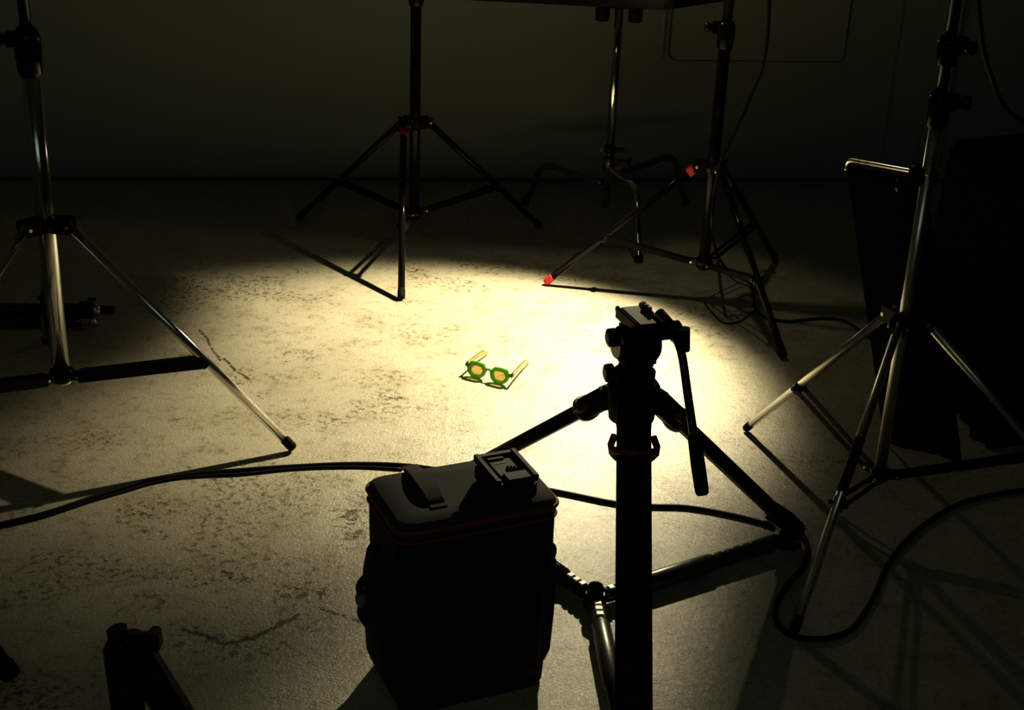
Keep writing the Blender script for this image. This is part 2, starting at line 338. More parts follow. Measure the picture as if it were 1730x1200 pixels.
# floor with worn places and cracks stored as mesh attributes
def build_floor():
    fine = 0.0065
    xs = np.concatenate([np.linspace(WL*S-.1, -1.75, 8, endpoint=False), np.arange(-1.75, 1.15, fine), np.linspace(1.15, WR*S+.1, 14)])
    ys = np.concatenate([np.linspace(WF*S-.1, 1.7, 12, endpoint=False), np.arange(1.7, 4.9, fine), np.linspace(4.9, 3.95*S+.1, 8)])
    X, Y = np.meshgrid(xs, ys); nx, ny = len(xs), len(ys)
    crack = np.zeros_like(X); wear = np.zeros_like(X)
    def G(p): v = on_z(p[0], p[1]); return np.array([v.x, v.y])
    def seg(pts, wd_, amp=1.0):
        P = [G(p) for p in pts]
        for a, b in zip(P, P[1:]):
            lo = np.minimum(a, b)-4*wd_; hi = np.maximum(a, b)+4*wd_
            i0, i1 = np.searchsorted(xs, [lo[0], hi[0]]); j0, j1 = np.searchsorted(ys, [lo[1], hi[1]])
            if i1 <= i0 or j1 <= j0: continue
            x, y = X[j0:j1, i0:i1], Y[j0:j1, i0:i1]; d = b-a; t = np.clip(((x-a[0])*d[0]+(y-a[1])*d[1])/(d@d+1e-9), 0, 1)
            q = np.hypot(x-a[0]-t*d[0], y-a[1]-t*d[1]); v = amp*np.clip(1-q/(1.9*wd_+.002), 0, 1)
            crack[j0:j1, i0:i1] = np.maximum(crack[j0:j1, i0:i1], v)
    def blob(px, py, rx, ry, amp, ang=0):     # radii in metres on the floor
        c = G((px, py)); ca, sa = math.cos(ang), math.sin(ang)
        dx, dy = X-c[0], Y-c[1]; u, v = (dx*ca+dy*sa)/rx, (-dx*sa+dy*ca)/ry
        np.maximum(wear, amp*np.exp(-(u*u+v*v)), out=wear)
    C = [([(335, 556), (350, 572), (356, 588), (368, 603), (372, 610)], .006, 1), ([(378, 606), (388, 615), (398, 628), (410, 633), (420, 641)], .006, 1.05),
         ([(684, 456), (700, 460), (705, 455), (718, 458), (716, 466)], .006, .9), ([(772, 512), (785, 524), (795, 528)], .004, .6),
         ([(838, 532), (870, 542), (893, 547), (908, 560)], .004, .62),
         ([(310, 1066), (345, 1073), (375, 1088), (400, 1086), (430, 1078), (460, 1062), (500, 1042)], .010, .95),
         ([(543, 1030), (575, 1040), (612, 1052)], .007, .95), ([(500, 994), (520, 996), (545, 1002), (540, 1012)], .008, .9),
         ([(500, 1045), (520, 1055), (535, 1088)], .006, .6), ([(1330, 1098), (1370, 1085)], .006, .5), ([(1235, 1118), (1280, 1104), (1325, 1090)], .006, .6),
         ([(996, 618), (1010, 624), (1018, 632)], .003, .62), ([(225, 862), (250, 870), (268, 876)], .008, .8), ([(245, 905), (272, 906)], .006, .75),
         ([(270, 968), (300, 972)], .008, .7), ([(330, 992), (345, 986), (358, 988)], .008, .85), ([(375, 965), (392, 970), (388, 980)], .010, .85),
         ([(412, 978), (425, 982)], .010, .9), ([(362, 1027), (385, 1027)], .006, .7), ([(336, 1040), (348, 1044)], .007, .75), ([(472, 918), (485, 919)], .006, .7),
         ([(328, 955), (334, 956)], .006, .7), ([(620, 672), (632, 672)], .005, .6), ([(648, 668), (664, 674), (676, 672)], .006, .9), ([(655, 678), (690, 680)], .004, .6),
         ([(915, 644), (925, 644)], .003, .9), ([(772, 611), (776, 613)], .003, .9), ([(434, 668), (444, 674)], .007, .85), ([(580, 548), (602, 550)], .005, .65),
         ([(925, 575), (930, 577)], .003, .6), ([(742, 648), (744, 650)], .003, .8), ([(1025, 528), (1037, 528)], .005, .7), ([(520, 436), (540, 448)], .004, .5),
         ([(565, 640), (580, 641)], .004, .6), ([(570, 706), (600, 708)], .004, .55), ([(765, 598), (769, 600)], .003, .6), ([(868, 583), (872, 590)], .002, .6),
         ([(790, 664), (820, 668)], .003, .45), ([(860, 662), (900, 670)], .003, .5), ([(190, 1032), (225, 1030)], .01, .6), ([(75, 985), (90, 985)], .01, .6), ([(0, 1130), (30, 1165), (40, 1185)], .016, .8)]
    for pts, wd_, amp in C: seg(pts, wd_, amp)
    seg([(232, 470), (195, 560), (172, 640), (150, 720), (136, 775)], .005, .46)     # faint control joints
    seg([(424, 560), (410, 650), (392, 780), (376, 900), (372, 1000), (362, 1120), (358, 1200)], .004, .47)
    for b_ in [(350, 490, .26, .10, .75), (280, 500, .14, .10, .7), (430, 478, .10, .06, .6), (240, 870, .09, .05, .7), (265, 905, .05, .03, .6), (660, 673, .05, .035, .8),
               (590, 870, .045, .10, .95), (595, 905, .03, .05, .95), (500, 1000, .07, .05, .8), (390, 1085, .12, .05, .75), (340, 1070, .07, .03, .6), (510, 1050, .06, .06, .65), (380, 900, .10, .10, .5),
               (250, 1015, .07, .035, .65), (80, 990, .10, .06, .5), (340, 980, .12, .05, .45), (770, 480, .12, .06, .5), (700, 462, .06, .04, .6), (1010, 520, .05, .03, .5),
               (1180, 530, .12, .05, .6), (1230, 560, .08, .05, .5), (1350, 780, .10, .08, .45), (450, 845, .15, .08, .5), (500, 600, .08, .05, .35), (640, 690, .10, .05, .5),
               (720, 690, .09, .05, .45), (560, 710, .08, .04, .4), (820, 450, .25, .06, .4), (960, 470, .15, .05, .45), (150, 740, .12, .08, .35), (390, 820, .12, .08, .45),
               (60, 1180, .08, .06, .8), (400, 640, .05, .05, .5), (600, 640, .10, .05, .3), (700, 560, .10, .05, .25), (480, 960, .12, .06, .4), (150, 960, .12, .06, .45), (530, 820, .12, .05, .35)]:
        blob(*b_)
    Z = np.zeros_like(X); co = np.stack([X, Y, Z], -1).reshape(-1, 3).astype(np.float32)
    idx = np.arange(nx*ny).reshape(ny, nx)
    q = np.stack([idx[:-1, :-1], idx[:-1, 1:], idx[1:, 1:], idx[1:, :-1]], -1).reshape(-1, 4).astype(np.int32)
    me = bpy.data.meshes.new('floor'); me.vertices.add(len(co)); me.vertices.foreach_set('co', co.ravel())
    me.loops.add(q.size); me.loops.foreach_set('vertex_index', q.ravel())
    me.polygons.add(len(q)); me.polygons.foreach_set('loop_start', np.arange(0, q.size, 4, dtype=np.int32)); me.polygons.foreach_set('loop_total', np.full(len(q), 4, np.int32))
    me.update(); me.validate()
    for nm, a in (('crack', crack), ('wear', wear)):
        at = me.attributes.new(nm, 'FLOAT', 'POINT'); at.data.foreach_set('value', a.ravel().astype(np.float32))
    me.materials.append(FLOOR); o = bpy.data.objects.new('floor', me); COL.objects.link(o); o['kind'] = 'structure'
build_floor()

# ------------------------------------------------------------------ light stands
def light_stand(label, C, feet, zc, zb, clamps, ztop, rc, ru, rl, colm, upm, legm, strm, footm=RUBBER, legmats=None, tipred=None, strw=.016, group=None,
                double=True, topoff={}, tag=None, tc=.41, lug=.032, name='light_stand', sleeve=None, skip=()):
    C = Vector((C[0], C[1], 0))*S; zc *= S; zb *= S; ztop *= S
    root = thing(name, label, 'light stand', C, group)
    up = Vector((0, 0, 1))
    bm = B(); z1 = clamps[0][0]*S if clamps else zc+.3
    tube(bm, C+up*(zb-.012), C+up*(z1-.01), rc, n=28); lathe(bm, C+up*(zb-.024), up, [(0, rc*.6), (.006, rc*1.02), (.013, rc*1.02)]); obj('column', bm, colm, root)
    bm = B(); tube(bm, C+up*(z1-.05), C+up*ztop, ru, n=24); obj('upper_column', bm, upm, root)
    # collar
    bm = B(); lathe(bm, C+up*(zc-.018), up, [(0, rc+.004), (.003, rc+.009), (.032, rc+.009), (.036, rc+.005)])
    lb = B(); lathe(lb, C+up*(zb-.012), up, [(0, rc+.003), (.003, rc+.008), (.028, rc+.008), (.031, rc+.004)])
    bolts = []; lbolts = []
    F = [Vector((f[0], f[1], 0))*S for f in feet]; tops = []
    for i, f in enumerate(F):
        d = (f-C).normalized(); t = Vector((-d.y, d.x, 0)); top = C+d*(rc+lug)+up*zc+Vector((topoff.get(i, 0), 0, 0)); tops.append(top)
        for s in (-1, 1): box(bm, C+d*(rc+lug*.55)+up*zc+t*s*(rl+.005)+Vector((topoff.get(i, 0), 0, 0)), d*(lug*.75), t*.003, up*.019, .002)
        if i in topoff: box(bm, C+d*(rc+.004)+up*zc+Vector((topoff[i]/2, 0, 0)), Vector((abs(topoff[i])/2+rl+.004, 0, 0)), Vector((0, .008, 0)), up*.019, .002)
        bolts.append((top-t*(rl+.012), top+t*(rl+.012), .0045))
        for s in (-1, 1): box(lb, C+d*(rc+.014)+up*(zb+.004)+t*s*.008, d*.018, t*.0025, up*.010, .002)
        lbolts.append((C+d*(rc+.024)+up*(zb+.004)-t*.015, C+d*(rc+.024)+up*(zb+.004)+t*.015, .0035))
    co_ = obj('collar', bm, BLACK, root); br_ = obj('lower_bracket', lb, BLACK, root)
    for par, lst in ((co_, bolts), (br_, lbolts)):
        for a, b, r in lst: bm = B(); tube(bm, a, b, r, n=10); obj('bolt', bm, CHROMED, par)
    for i, (f, top) in enumerate(zip(F, tops)):
        if i in skip: continue
        dd = (top-f).normalized(); d = (f-C).normalized(); t = Vector((-d.y, d.x, 0))
        base = f+up*(rl*.9)
        bm = B(); tube(bm, base+dd*.03, top+dd*.008, rl, n=20)
        lm = legmats[i] if legmats else legm
        leg = obj('leg', bm, lm, root)
        bm = B(); lathe(bm, base-dd*.004, dd, [(0, rl*.6), (.003, rl*1.0), (.008, rl*1.10), (.034, rl*1.08), (.036, rl)], 18)
        if tag and i == tag[0]: tb = B(); box(tb, top-dd*.024, dd*.012, t*(rl+.0025), dd.cross(t)*(rl+.0025), .002); obj('tag', tb, tag[1], leg, label='red end tag')
        redtip = tipred and i in tipred
        obj('rubber_foot', bm, RED if redtip else footm, leg, label='red plastic foot' if redtip else None)
        if sleeve and i in sleeve:
            a0, a1 = sleeve[i]; bm = B(); L = (top-base); tube(bm, base+L*a0, base+L*a1, rl*1.12, n=20); obj('sleeve', bm, BLACKM, leg, label='black sleeve')
        # strut to the lower bracket
        p = f+(top-f)*tc; q = C+d*(rc+.024)+up*(zb+.004)
        bm = B()
        if double:
            for s in (-1, 1): bar(bm, q+t*s*(.0105), p+t*s*(rl+.003), t, .003, strw, .001)
        else:
            bar(bm, q, p, t, rl*2+.006, strw, .002)
        ss = B(); st = obj('strut', bm, strm, root)
        tube(ss, p-t*(rl+.010), p+t*(rl+.010), .006, n=12); lathe(ss, p-dd*.016, dd, [(0, rl+.0008), (.002, rl+.003), (.030, rl+.003), (.032, rl+.0008)], 18); obj('strut_clip', ss, BLACK, st)
    for k, (z, h, kdir) in enumerate(clamps):
        z *= S; bm = B()
        r_ = rc+.006
        lathe(bm, C+up*(z-h*.75), up, [(0, r_-.003), (.004, r_), (h*.55, r_+.003), (h*.8, r_+.003), (h, ru+.006)])
        kd = Vector((*kdir, 0)).normalized(); t = Vector((-kd.y, kd.x, 0))
        box(bm, C+up*z+kd*(r_+.006), kd*.014, t*.012, up*.018, .003)
        cl = obj('clamp', bm, BLACK, root)
        bm = B(); a = C+up*z+kd*(r_+.012); tube(bm, a, a+kd*.018, .005, n=10)
        lathe(bm, a+kd*.009, kd, [(0, .010), (.003, .014), (.018, .015), (.022, .010)], 12)
        obj('knob', bm, BLACK, cl)
    return root

v2 = lambda px, py: (on_z(px, py).x/S, on_z(px, py).y/S)
# centre, tall black stand at the far side of the pool of light
light_stand('black tripod light stand standing alone beyond the green sunglasses, front leg edge-lit', (-.2301, 2.9085), [v2(505, 372), v2(912, 386), v2(678, 508)],
            .283, .080, [(.556, .05, (-.7, .7))], 1.25, .0185, .0150, .0115, BLACK, BLACK, BLACK, BLACK, topoff={2: -.036}, tag=(2, DRED), group='black light stands')
# the one with the red foot
light_stand('black light stand with one red foot and a cable hanging down its column', (.3853, 2.6443), [v2(922, 482), v2(1323, 607), v2(1310, 443)],
            .283, .080, [(.557, .085, (-1, .1))], 1.25, .0185, .0150, .0115, BLACK, BLACKM, BLACK, BLACKM, tipred=[0], tag=(0, RED), group='black light stands')
# left chrome
F4 = [v2(495, 763), v2(78, 582), (-.928, 1.642)]
light_stand('large chrome light stand at the left with thick black flat spreader arms', (-.705, 1.939), F4,
            .347, .097, [(.622, .11, (-1, -.35))], 1.35, .0215, .0130, .0115, CHROMEC, BLACK, CHROME, BLACKM, double=False, strw=.030, group='chrome light stands', lug=.036)
# right chrome
light_stand('slim chrome light stand at the right holding the black flag, one leg sleeved', (.536, 1.742), [v2(1260, 729), v2(1341, 1072), (.884, 1.72)],
            .322, .082, [(.627, .075, (1, -.3)), (.700, .06, (.6, -.8))], 1.45, .0135, .0115, .0100, CHROMED, BLACK, CHROMED, BLACKM, group='chrome light stands',
            sleeve={1: (.44, .62)}, strw=.014, lug=.036)
# only one foot of this stand reaches into the frame
light_stand('black stand leg reaching into the bottom left corner', (-.80, 1.36), [v2(22, 1155), (-1.05, 1.58), (-1.0, 1.15)],
            .30, .09, [(.6, .06, (-1, 0))], .9, .0185, .0150, .0170, BLACKM, BLACKM, BLACKM, BLACKM)

# ------------------------------------------------------------------ C-stand (turtle base)
def c_stand():
    C = Vector((.212, 3.150, 0))*S; up = Vector((0, 0, 1))
    root = thing('c_stand', 'chrome century stand with bent turtle legs near the back wall', 'c-stand', C)
    bm = B(); tube(bm, C+up*.10, C+up*.98, .0165, n=24); obj('column', bm, CHROMEM, root)
    bm = B(); lathe(bm, C+up*.06, up, [(0, .008), (.01, .014), (.06, .014), (.07, .018)]); obj('base_spigot', bm, DARKST, root)
    bm = B(); lathe(bm, C+up*.275, up, [(0, .020), (.004, .026), (.022, .026), (.028, .019)])
    box(bm, C+up*.288+Vector((.035, -.005, 0)), (.02, 0, 0), (0, .006, 0), (0, 0, .009), .003); box(bm, C+up*.288+Vector((-.03, -.005, 0)), (.008, 0, 0), (0, .008, 0), (0, 0, .011), .003)
    col = obj('riser_lock', bm, BLACK, root)
    bm = B(); lathe(bm, C+up*.200, up, [(0, .019), (.004, .023), (.05, .023), (.058, .019)]); obj('leg_hub', bm, DARKST, root)
    bm = B(); box(bm, C+up*.222+Vector((.034, -.01, 0)), (.014, 0, 0), (0, .010, 0), (0, 0, .010), .003); k = obj('red_lever', bm, DRED, root, label='dull red locking lever')
    bm = B(); tube(bm, C+up*.245+Vector((.03, 0, 0)), C+up*.25+Vector((.075, -.02, 0)), .0045, n=10); tube(bm, C+up*.245+Vector((.07, -.05, 0)), C+up*.25+Vector((.08, .02, 0)), .005, n=10); obj('tee_handle', bm, BLACK, root)
    for (f, z0) in (((.273, 2.865), .215), ((.0176, 3.268), .150), ((.422, 3.323), .185)):
        F = Vector((f[0], f[1], 0))*S; d = (F-C); L = d.length; d.normalize()
        zt = z0+.035
        pts = [C+d*.022+up*z0, C+d*(L*.45)+up*(z0+.014), C+d*(L*.70)+up*(zt-.008), C+d*(L*.83)+up*(zt-.035), C+d*(L*.92)+up*(z0*.45), F+up*.012]
        bm = B(); sweep(bm, spline(pts, 8), .0125, 16); lg = obj('leg', bm, CHROMEM if f[1] < 3 else DARKST, root)
        bm = B(); lathe(bm, F, up, [(0, .013), (.004, .016), (.026, .015), (.028, .012)], 16); obj('foot_cap', bm, RUBBER, lg)
    # the twin grip at the top of the column
    bm = B(); z = .840; box(bm, C+up*z, (.085, 0, 0), (0, .024, 0), (0, 0, .028), .006)
    h = obj('grip_head', bm, BLACKM, root)
    for s in (-1, 1):
        bm = B(); lathe(bm, C+up*(z-.075)+Vector((s*.060, -.01, 0)), up, [(0, .020), (.004, .026), (.075, .026), (.08, .020)], 18); obj('grip_knob', bm, BLACKM, h)
c_stand()

# ------------------------------------------------------------------ the lamp and its hood, above the frame
def lamp():
    ax = (AIM-LAMP).normalized()
    root = thing('spot_lamp', 'black spot lamp on a bracket aimed down at the green sunglasses', 'lamp', LAMP-ax*.16)
    bm = B(); lathe(bm, LAMP-ax*.20, ax, [(0, .03), (.01, .05), (.10, .055), (.165, .055), (.170, .050)], 28); obj('housing', bm, BLACKM, root)
    bm = B(); a = LAMP-ax*.12; u = frame(ax)[0]
    bb = Vector((.3853, 2.6443, 0))*S; bb.z = LAMP.z+.10
    tube(bm, a, a+Vector((0, 0, .10)), .009, n=12); tube(bm, a+Vector((0, 0, .10)), bb, .009, n=12); lathe(bm, bb-Vector((0, 0, .03)), (0, 0, 1), [(0, .017), (.004, .026), (.055, .026), (.06, .017)], 20)
    obj('bracket', bm, BLACKM, root)
    spot.parent = root; spot.location = LAMP-Vector(root.location)
lamp()
def hood():
    z0, z1 = .577*S, .735*S
    K = Vector((.268, 2.700, 0))*S; Lf = Vector((-.200, 2.735, 0))*S; R = Vector((.350, 2.795, 0))*S; R2 = Vector((.427, 2.870, 0))*S
    root = thing('light_shield', 'wide black angled shield hanging over the scene at the top edge', 'flag', (K.x, K.y, z0))
    for nm, a, b in (('long_panel', Lf, K), ('short_panel', K, R2)):
        bm = B(); bar(bm, a+Vector((0, 0, (z0+z1)/2)), b+Vector((0, 0, (z0+z1)/2)), (0, 0, 1), z1-z0, .012, .002); obj(nm, bm, BLACKM, root)
    bm = B(); tube(bm, Vector((-.2301*S, 2.9085*S-.0, z1-.02)), Lf+Vector((0, 0, z1-.02)), .008, n=12)
    tube(bm, Lf+Vector((0, .01, z1-.02)), K+Vector((0, .012, z1-.02)), .008, n=12); obj('support_rod', bm, BLACK, root)
hood()

# ------------------------------------------------------------------ black flag on the right stand
def flag():
    U = Vector((.0, 0, 0)); TL = Vector((.497, 2.017, .470))*S; CR = Vector((.536, 1.742, .528))*S; BL = Vector((.615, 2.010, .004))*S
    u = (CR-TL); v = BL-TL
    TR = TL+u*.985; BR = BL+u*.985
    root = thing('black_flag', 'tall black cloth flag hanging from the chrome rod of the right stand', 'flag', BL)
    bm = B(); n = 18; mgrid = []
    nn = u.cross(v).normalized()
    for s in (-1, 1):
        g = []
        for j in range(n+1):
            row = []
            for i in range(n+1):
                a, b = i/n, j/n
                # rounded lower near corner of the hanging cloth
                aa = a
                if b > .93: aa = max(a, .045*((b-.93)/.07)**2)
                p = TL+u*(.985*aa)+v*b+nn*(.006*math.sin(9*a+2*b)*b+s*.002)-Vector((0, 0, .010))*(1-b)+Vector((0, 0, .075))*aa*b
                row.append(bm.verts.new(p))
            g.append(row)
        mgrid.append(g)
    for g in mgrid:
        for j in range(n):
            for i in range(n):
                f = bm.faces.new((g[j][i], g[j][i+1], g[j+1][i+1], g[j+1][i])); f.smooth = True
    A, Bq = mgrid
    edge = [(0, i) for i in range(n)]+[(j, n) for j in range(n)]+[(n, n-i) for i in range(n)]+[(n-j, 0) for j in range(n)]
    for (a, b), (c, d) in zip(edge, edge[1:]+edge[:1]):
        bm.faces.new((A[a][b], A[c][d], Bq[c][d], Bq[a][b]))
    obj('cloth', bm, CLOTH, root)
    bm = B(); ud = u.normalized(); e = TL-Vector((0, 0, .02))+ud*-.004
    sweep(bm, spline([e, TL+Vector((0, 0, -.004)), TL+ud*.02+Vector((0, 0, .004)), TL+ud*.10+Vector((0, 0, .005)), CR+Vector((-.006, 0, .004))+ud*.03], 8), .0058, 12)
    obj('rod', bm, CHROME, root, label='chrome rod with a bent end')
    bm = B(); c = CR+Vector((0, .0, 0)); box(bm, c-ud*.006+Vector((-.024, .0, 0)), (.012, 0, 0), (0, .016, 0), (0, 0, .022), .004); box(bm, c-ud*.01, (.020, 0, 0), (0, .020, 0), (0, 0, .014), .004)
    lathe(bm, c+Vector((-.034, .02, -.03)), (-1, .2, 0), [(0, .008), (.004, .015), (.02, .015), (.024, .010)], 12)
    obj('grip_head', bm, BLACK, root)
flag()

# black cloth draped over waist-high gear behind the right stand
def draped():
    root = None
    bm = B(); nx_, nz_ = 40, 20
    a = Vector((.800, 2.02, 0))*S; b = Vector((1.35, 2.12, 0))*S; d = (b-a); back = Vector((-d.y, d.x, 0)).normalized()*.55
    loop = [a, b, b+back, a+back]; ring = []
    m = 30
    for k in range(4):
        for i in range(m): ring.append((loop[k]+(loop[(k+1) % 4]-loop[k])*(i/m)))
    cen = sum(loop, Vector())/4; rings = []
    H = .70
    prof = [(0, 1.05), (.10, 1.02), (.35, .99), (.52, .97), (.66, .955), (.695, .93), (.705, .86)]
    for z, sc in prof:
        r = []
        for i, p in enumerate(ring):
            wv = (math.sin(i*.55)+.6*math.sin(i*1.3+1))*.014*(1-z/.9)
            q = cen+(p-cen)*(sc)+((p-cen).normalized())*wv; zz = z+.02*math.sin(i*.11) if z > .5 else z
            r.append(bm.verts.new((q.x, q.y, max(zz, 0.002))))
        rings.append(r)
    for r0, r1 in zip(rings, rings[1:]):
        for i in range(len(r0)):
            f = bm.faces.new((r0[i], r0[(i+1) % len(r0)], r1[(i+1) % len(r0)], r1[i])); f.smooth = True
    bm.faces.new(rings[-1]); bm.faces.new(rings[0][::-1])
    obj('covered_equipment', bm, CLOTH, label='waist-high gear under a black cloth at the right edge, behind the slim stand', cat='equipment')
draped()

# ------------------------------------------------------------------ camera tripod with fluid head
def camera_tripod():
    G = (.150*S, 1.514*S); up = Vector((0, 0, 1))
    A = Vector((G[0], G[1], .300*S))       # apex (bowl)
    root = thing('camera_tripod', 'black video tripod with fluid head and ground spreader in front of the sunglasses', 'tripod', (G[0], G[1], 0))
    feet = [Vector((.402, 1.672, 0))*S, Vector((-.09, 1.76, 0))*S, Vector((.147, 1.170, 0))*S]
    hub = on_z(1005, 1012, .021)
    # crown
    bm = B(); lathe(bm, A-up*.055, up, [(0, .03), (.005, .045), (.05, .050), (.075, .052), (.085, .045)], 32)
    for f in feet:
        d = Vector((f.x-A.x, f.y-A.y, 0)).normalized(); t = Vector((-d.y, d.x, 0)); box(bm, A+d*.050-up*.018, d*.024, t*.034, up*.026-d*.010, .008)
    obj('crown', bm, BLACKM, root)
    for i, f in enumerate(feet):
        d = Vector((f.x-A.x, f.y-A.y, 0)).normalized(); t = Vector((-d.y, d.x, 0))
        top = A+d*.058-up*.022; kn = f+up*.062-d*.012; dd = (kn-top).normalized(); nrm = dd.cross(t)
        bm = B(); L = (kn-top).length
        box(bm, top+dd*L*.5, dd*L*.5, t*.028, nrm*.014, .006)
        for s in (-1, 1): tube(bm, top+dd*.02+t*s*.021, top+dd*(L-.02)+t*s*.021, .0125, n=16)
        box(bm, top+dd*.035, dd*.05, t*.031, nrm*.022, .010)
        leg = obj('leg', bm, BLACKM, root)
        # knuckle, toe and rubber foot
        bm = B(); box(bm, kn-dd*.015, dd*.035, t*.034, nrm*.022, .008); tube(bm, kn+dd*.004-t*.036, kn+dd*.004+t*.036, .020, n=18); obj('ankle', bm, BLACK, leg)
        bm = B(); lathe(bm, f, up, [(0, .024), (.006, .030), (.022, .026), (.05, .018)], 20); obj('rubber_foot', bm, RUBBER, leg)
        bm = B(); c = f+up*.028; tube(bm, c-t*.030, c+t*.030, .0075, n=12); obj('red_pin', bm, RED, leg, label='small red pin at the foot')
        # dark red locking ring and lever near the top of the leg
        rw, rt = (.041, .024) if i == 2 else (.033, .020)
        bm = B(); c = top+dd*.085; pts = []
        for k in range(28):
            a = 2*math.pi*k/28; pts.append(c+t*rw*math.cos(a)+nrm*rt*math.sin(a)-dd*(.012*abs(math.cos(a))**2))
        sweep(bm, pts, .0075, 8, closed=True)
        for s in (-1, 1): sweep(bm, [c+t*s*rw-dd*.008, c+t*s*(rw+.003)-dd*.026, c+t*s*(rw-.004)-dd*.046], .007, 8)
        obj('lock_ring', bm, DRED, leg, label='dark red locking ring')
    # spreader
    bm = B(); lathe(bm, hub-up*.022, up, [(0, .020), (.004, .024), (.03, .026), (.036, .020)], 24); hb = obj('spreader_hub', bm, BLACK, root)
    bm = B(); lathe(bm, hub+up*.014, up, [(0, .017), (.010, .019), (.020, .015), (.026, .006), (.027, .001)], 20); obj('hub_cap', bm, BLACK, hb)
    for i, f in enumerate(feet):
        e = f+up*.022; e = e+(hub-e).normalized()*.03; d = (e-hub); L = d.length; d.normalize(); t = up.cross(d).normalized(); n_ = d.cross(t)
        bm = B(); pts = []
        lathe(bm, hub+d*.02, d, [(0, .012), (.01, .016), (.07, .016), (.08, .020), (L*.56, .021), (L*.57, .0175), (L-.03, .019), (L-.02, .013)], 20)
        arm = obj('spreader_arm', bm, DARKST if i != 1 else BLACK, root)
        for k in range(3):
            bm = B(); c = hub+d*(.040+.019*k)+n_*.0165; box(bm, c, d*.0065, t*.007, n_*.0025, .001); obj('mark', bm, DOT, arm, label='pale square mark')
        if i == 0:
            for k in range(5):
                bm = B(); c = hub+d*(L*.615+k*.0265)+n_*.0183; lathe(bm, c, n_, [(0, .0042), (.002, .0042), (.0026, .003)], 12); obj('dot', bm, DOT, arm, label='round white dot')
    # fluid head
    H0 = A+up*.032
    hd = -Vector((.30, .954, 0)).normalized()*-1       # head looks away from the camera
    hd = Vector((-.33, .944, 0)).normalized(); ht = Vector((.944, .33, 0)).normalized()
    bm = B(); lathe(bm, H0-up*.01, up, [(0, .036), (.012, .040), (.030, .041), (.036, .034), (.042, .033)], 28)
    box(bm, H0+up*.052, ht*.033, hd*.034, up*.022, .010); lathe(bm, H0+up*.078-ht*.040, ht, [(0, .030), (.004, .036), (.072, .039), (.078, .033)], 32)
    obj('head_body', bm, BLACKM, root)
    bm = B(); lathe(bm, H0+up*.078-ht*.046, ht, [(0, .026), (.005, .030), (.008, .030)], 28); obj('drag_dial', bm, DARKST, root, label='pale grey drag dial')
    for zz, off in ((.094, .0), (.020, .0)):
        bm = B(); lathe(bm, H0+up*zz-ht*.064, ht, [(0, .010), (.003, .018), (.016, .019), (.020, .010), (.036, .010)], 16); obj('side_knob', bm, BLACK, root)
    bm = B(); pc = H0+up*.121+hd*.0
    box(bm, pc, ht*.028, hd*.052, up*.009, .003); box(bm, pc+up*.011-ht*.025, ht*.004, hd*.052, up*.006, .002); box(bm, pc+up*.012+ht*.026, ht*.005, hd*.054, up*.007, .002)
    box(bm, pc-up*.020, ht*.028, hd*.036, up*.016, .006); pl = obj('plate_bed', bm, BLACK, root)
    bm = B(); box(bm, pc+up*.011, ht*.019, hd*.048, up*.004, .002); sp = obj('sliding_plate', bm, DARKST, pl, label='grey sliding plate')
    for k in range(3): bm = B(); box(bm, pc+up*.021+ht*.026+hd*(.012+k*.014), ht*.004, hd*.0045, up*.004, .001); obj('plate_catch', bm, DARKST, pl)
    # pan bar
    r0 = H0+up*.094+ht*.040
    bm = B(); tube(bm, r0-ht*.01, r0+ht*.045, .015, n=20); lathe(bm, r0+ht*.030, ht, [(0, .018), (.004, .022), (.016, .022), (.020, .016)], 20); tube(bm, r0+ht*.035-hd*.01+up*.005, r0+ht*.026+hd*.050+up*.020, .011, n=16)
    rs = obj('rosette', bm, BLACK, root)
    k0 = on_y(1155, 555, r0.y-.01); k1 = on_y(1155, 592, r0.y-.01)
    bm = B(); tube(bm, k0, k1, .0125, n=18); obj('rosette_knob', bm, BLACKM, rs)
    p0 = on_y(1140, 566, r0.y-.005); p1 = on_y(1152, 600, r0.y-.03); p2 = on_y(1172, 735, r0.y-.11); p3 = on_y(1187, 838, r0.y-.17)
    bm = B(); sweep(bm, spline([p0, p1, p1+(p2-p1)*.5, p2, p2+(p3-p2)*.2], 6), .0085, 14); pb = obj('pan_bar', bm, BLACK, root)
    bm = B(); dd = (p3-p2); L = dd.length; lathe(bm, p2, dd, [(0, .010), (.006, .0125), (L*.5, .0140), (L*.9, .0135), (L*.97, .012), (L, .008)], 20); obj('grip', bm, RUBBER, pb)
camera_tripod()

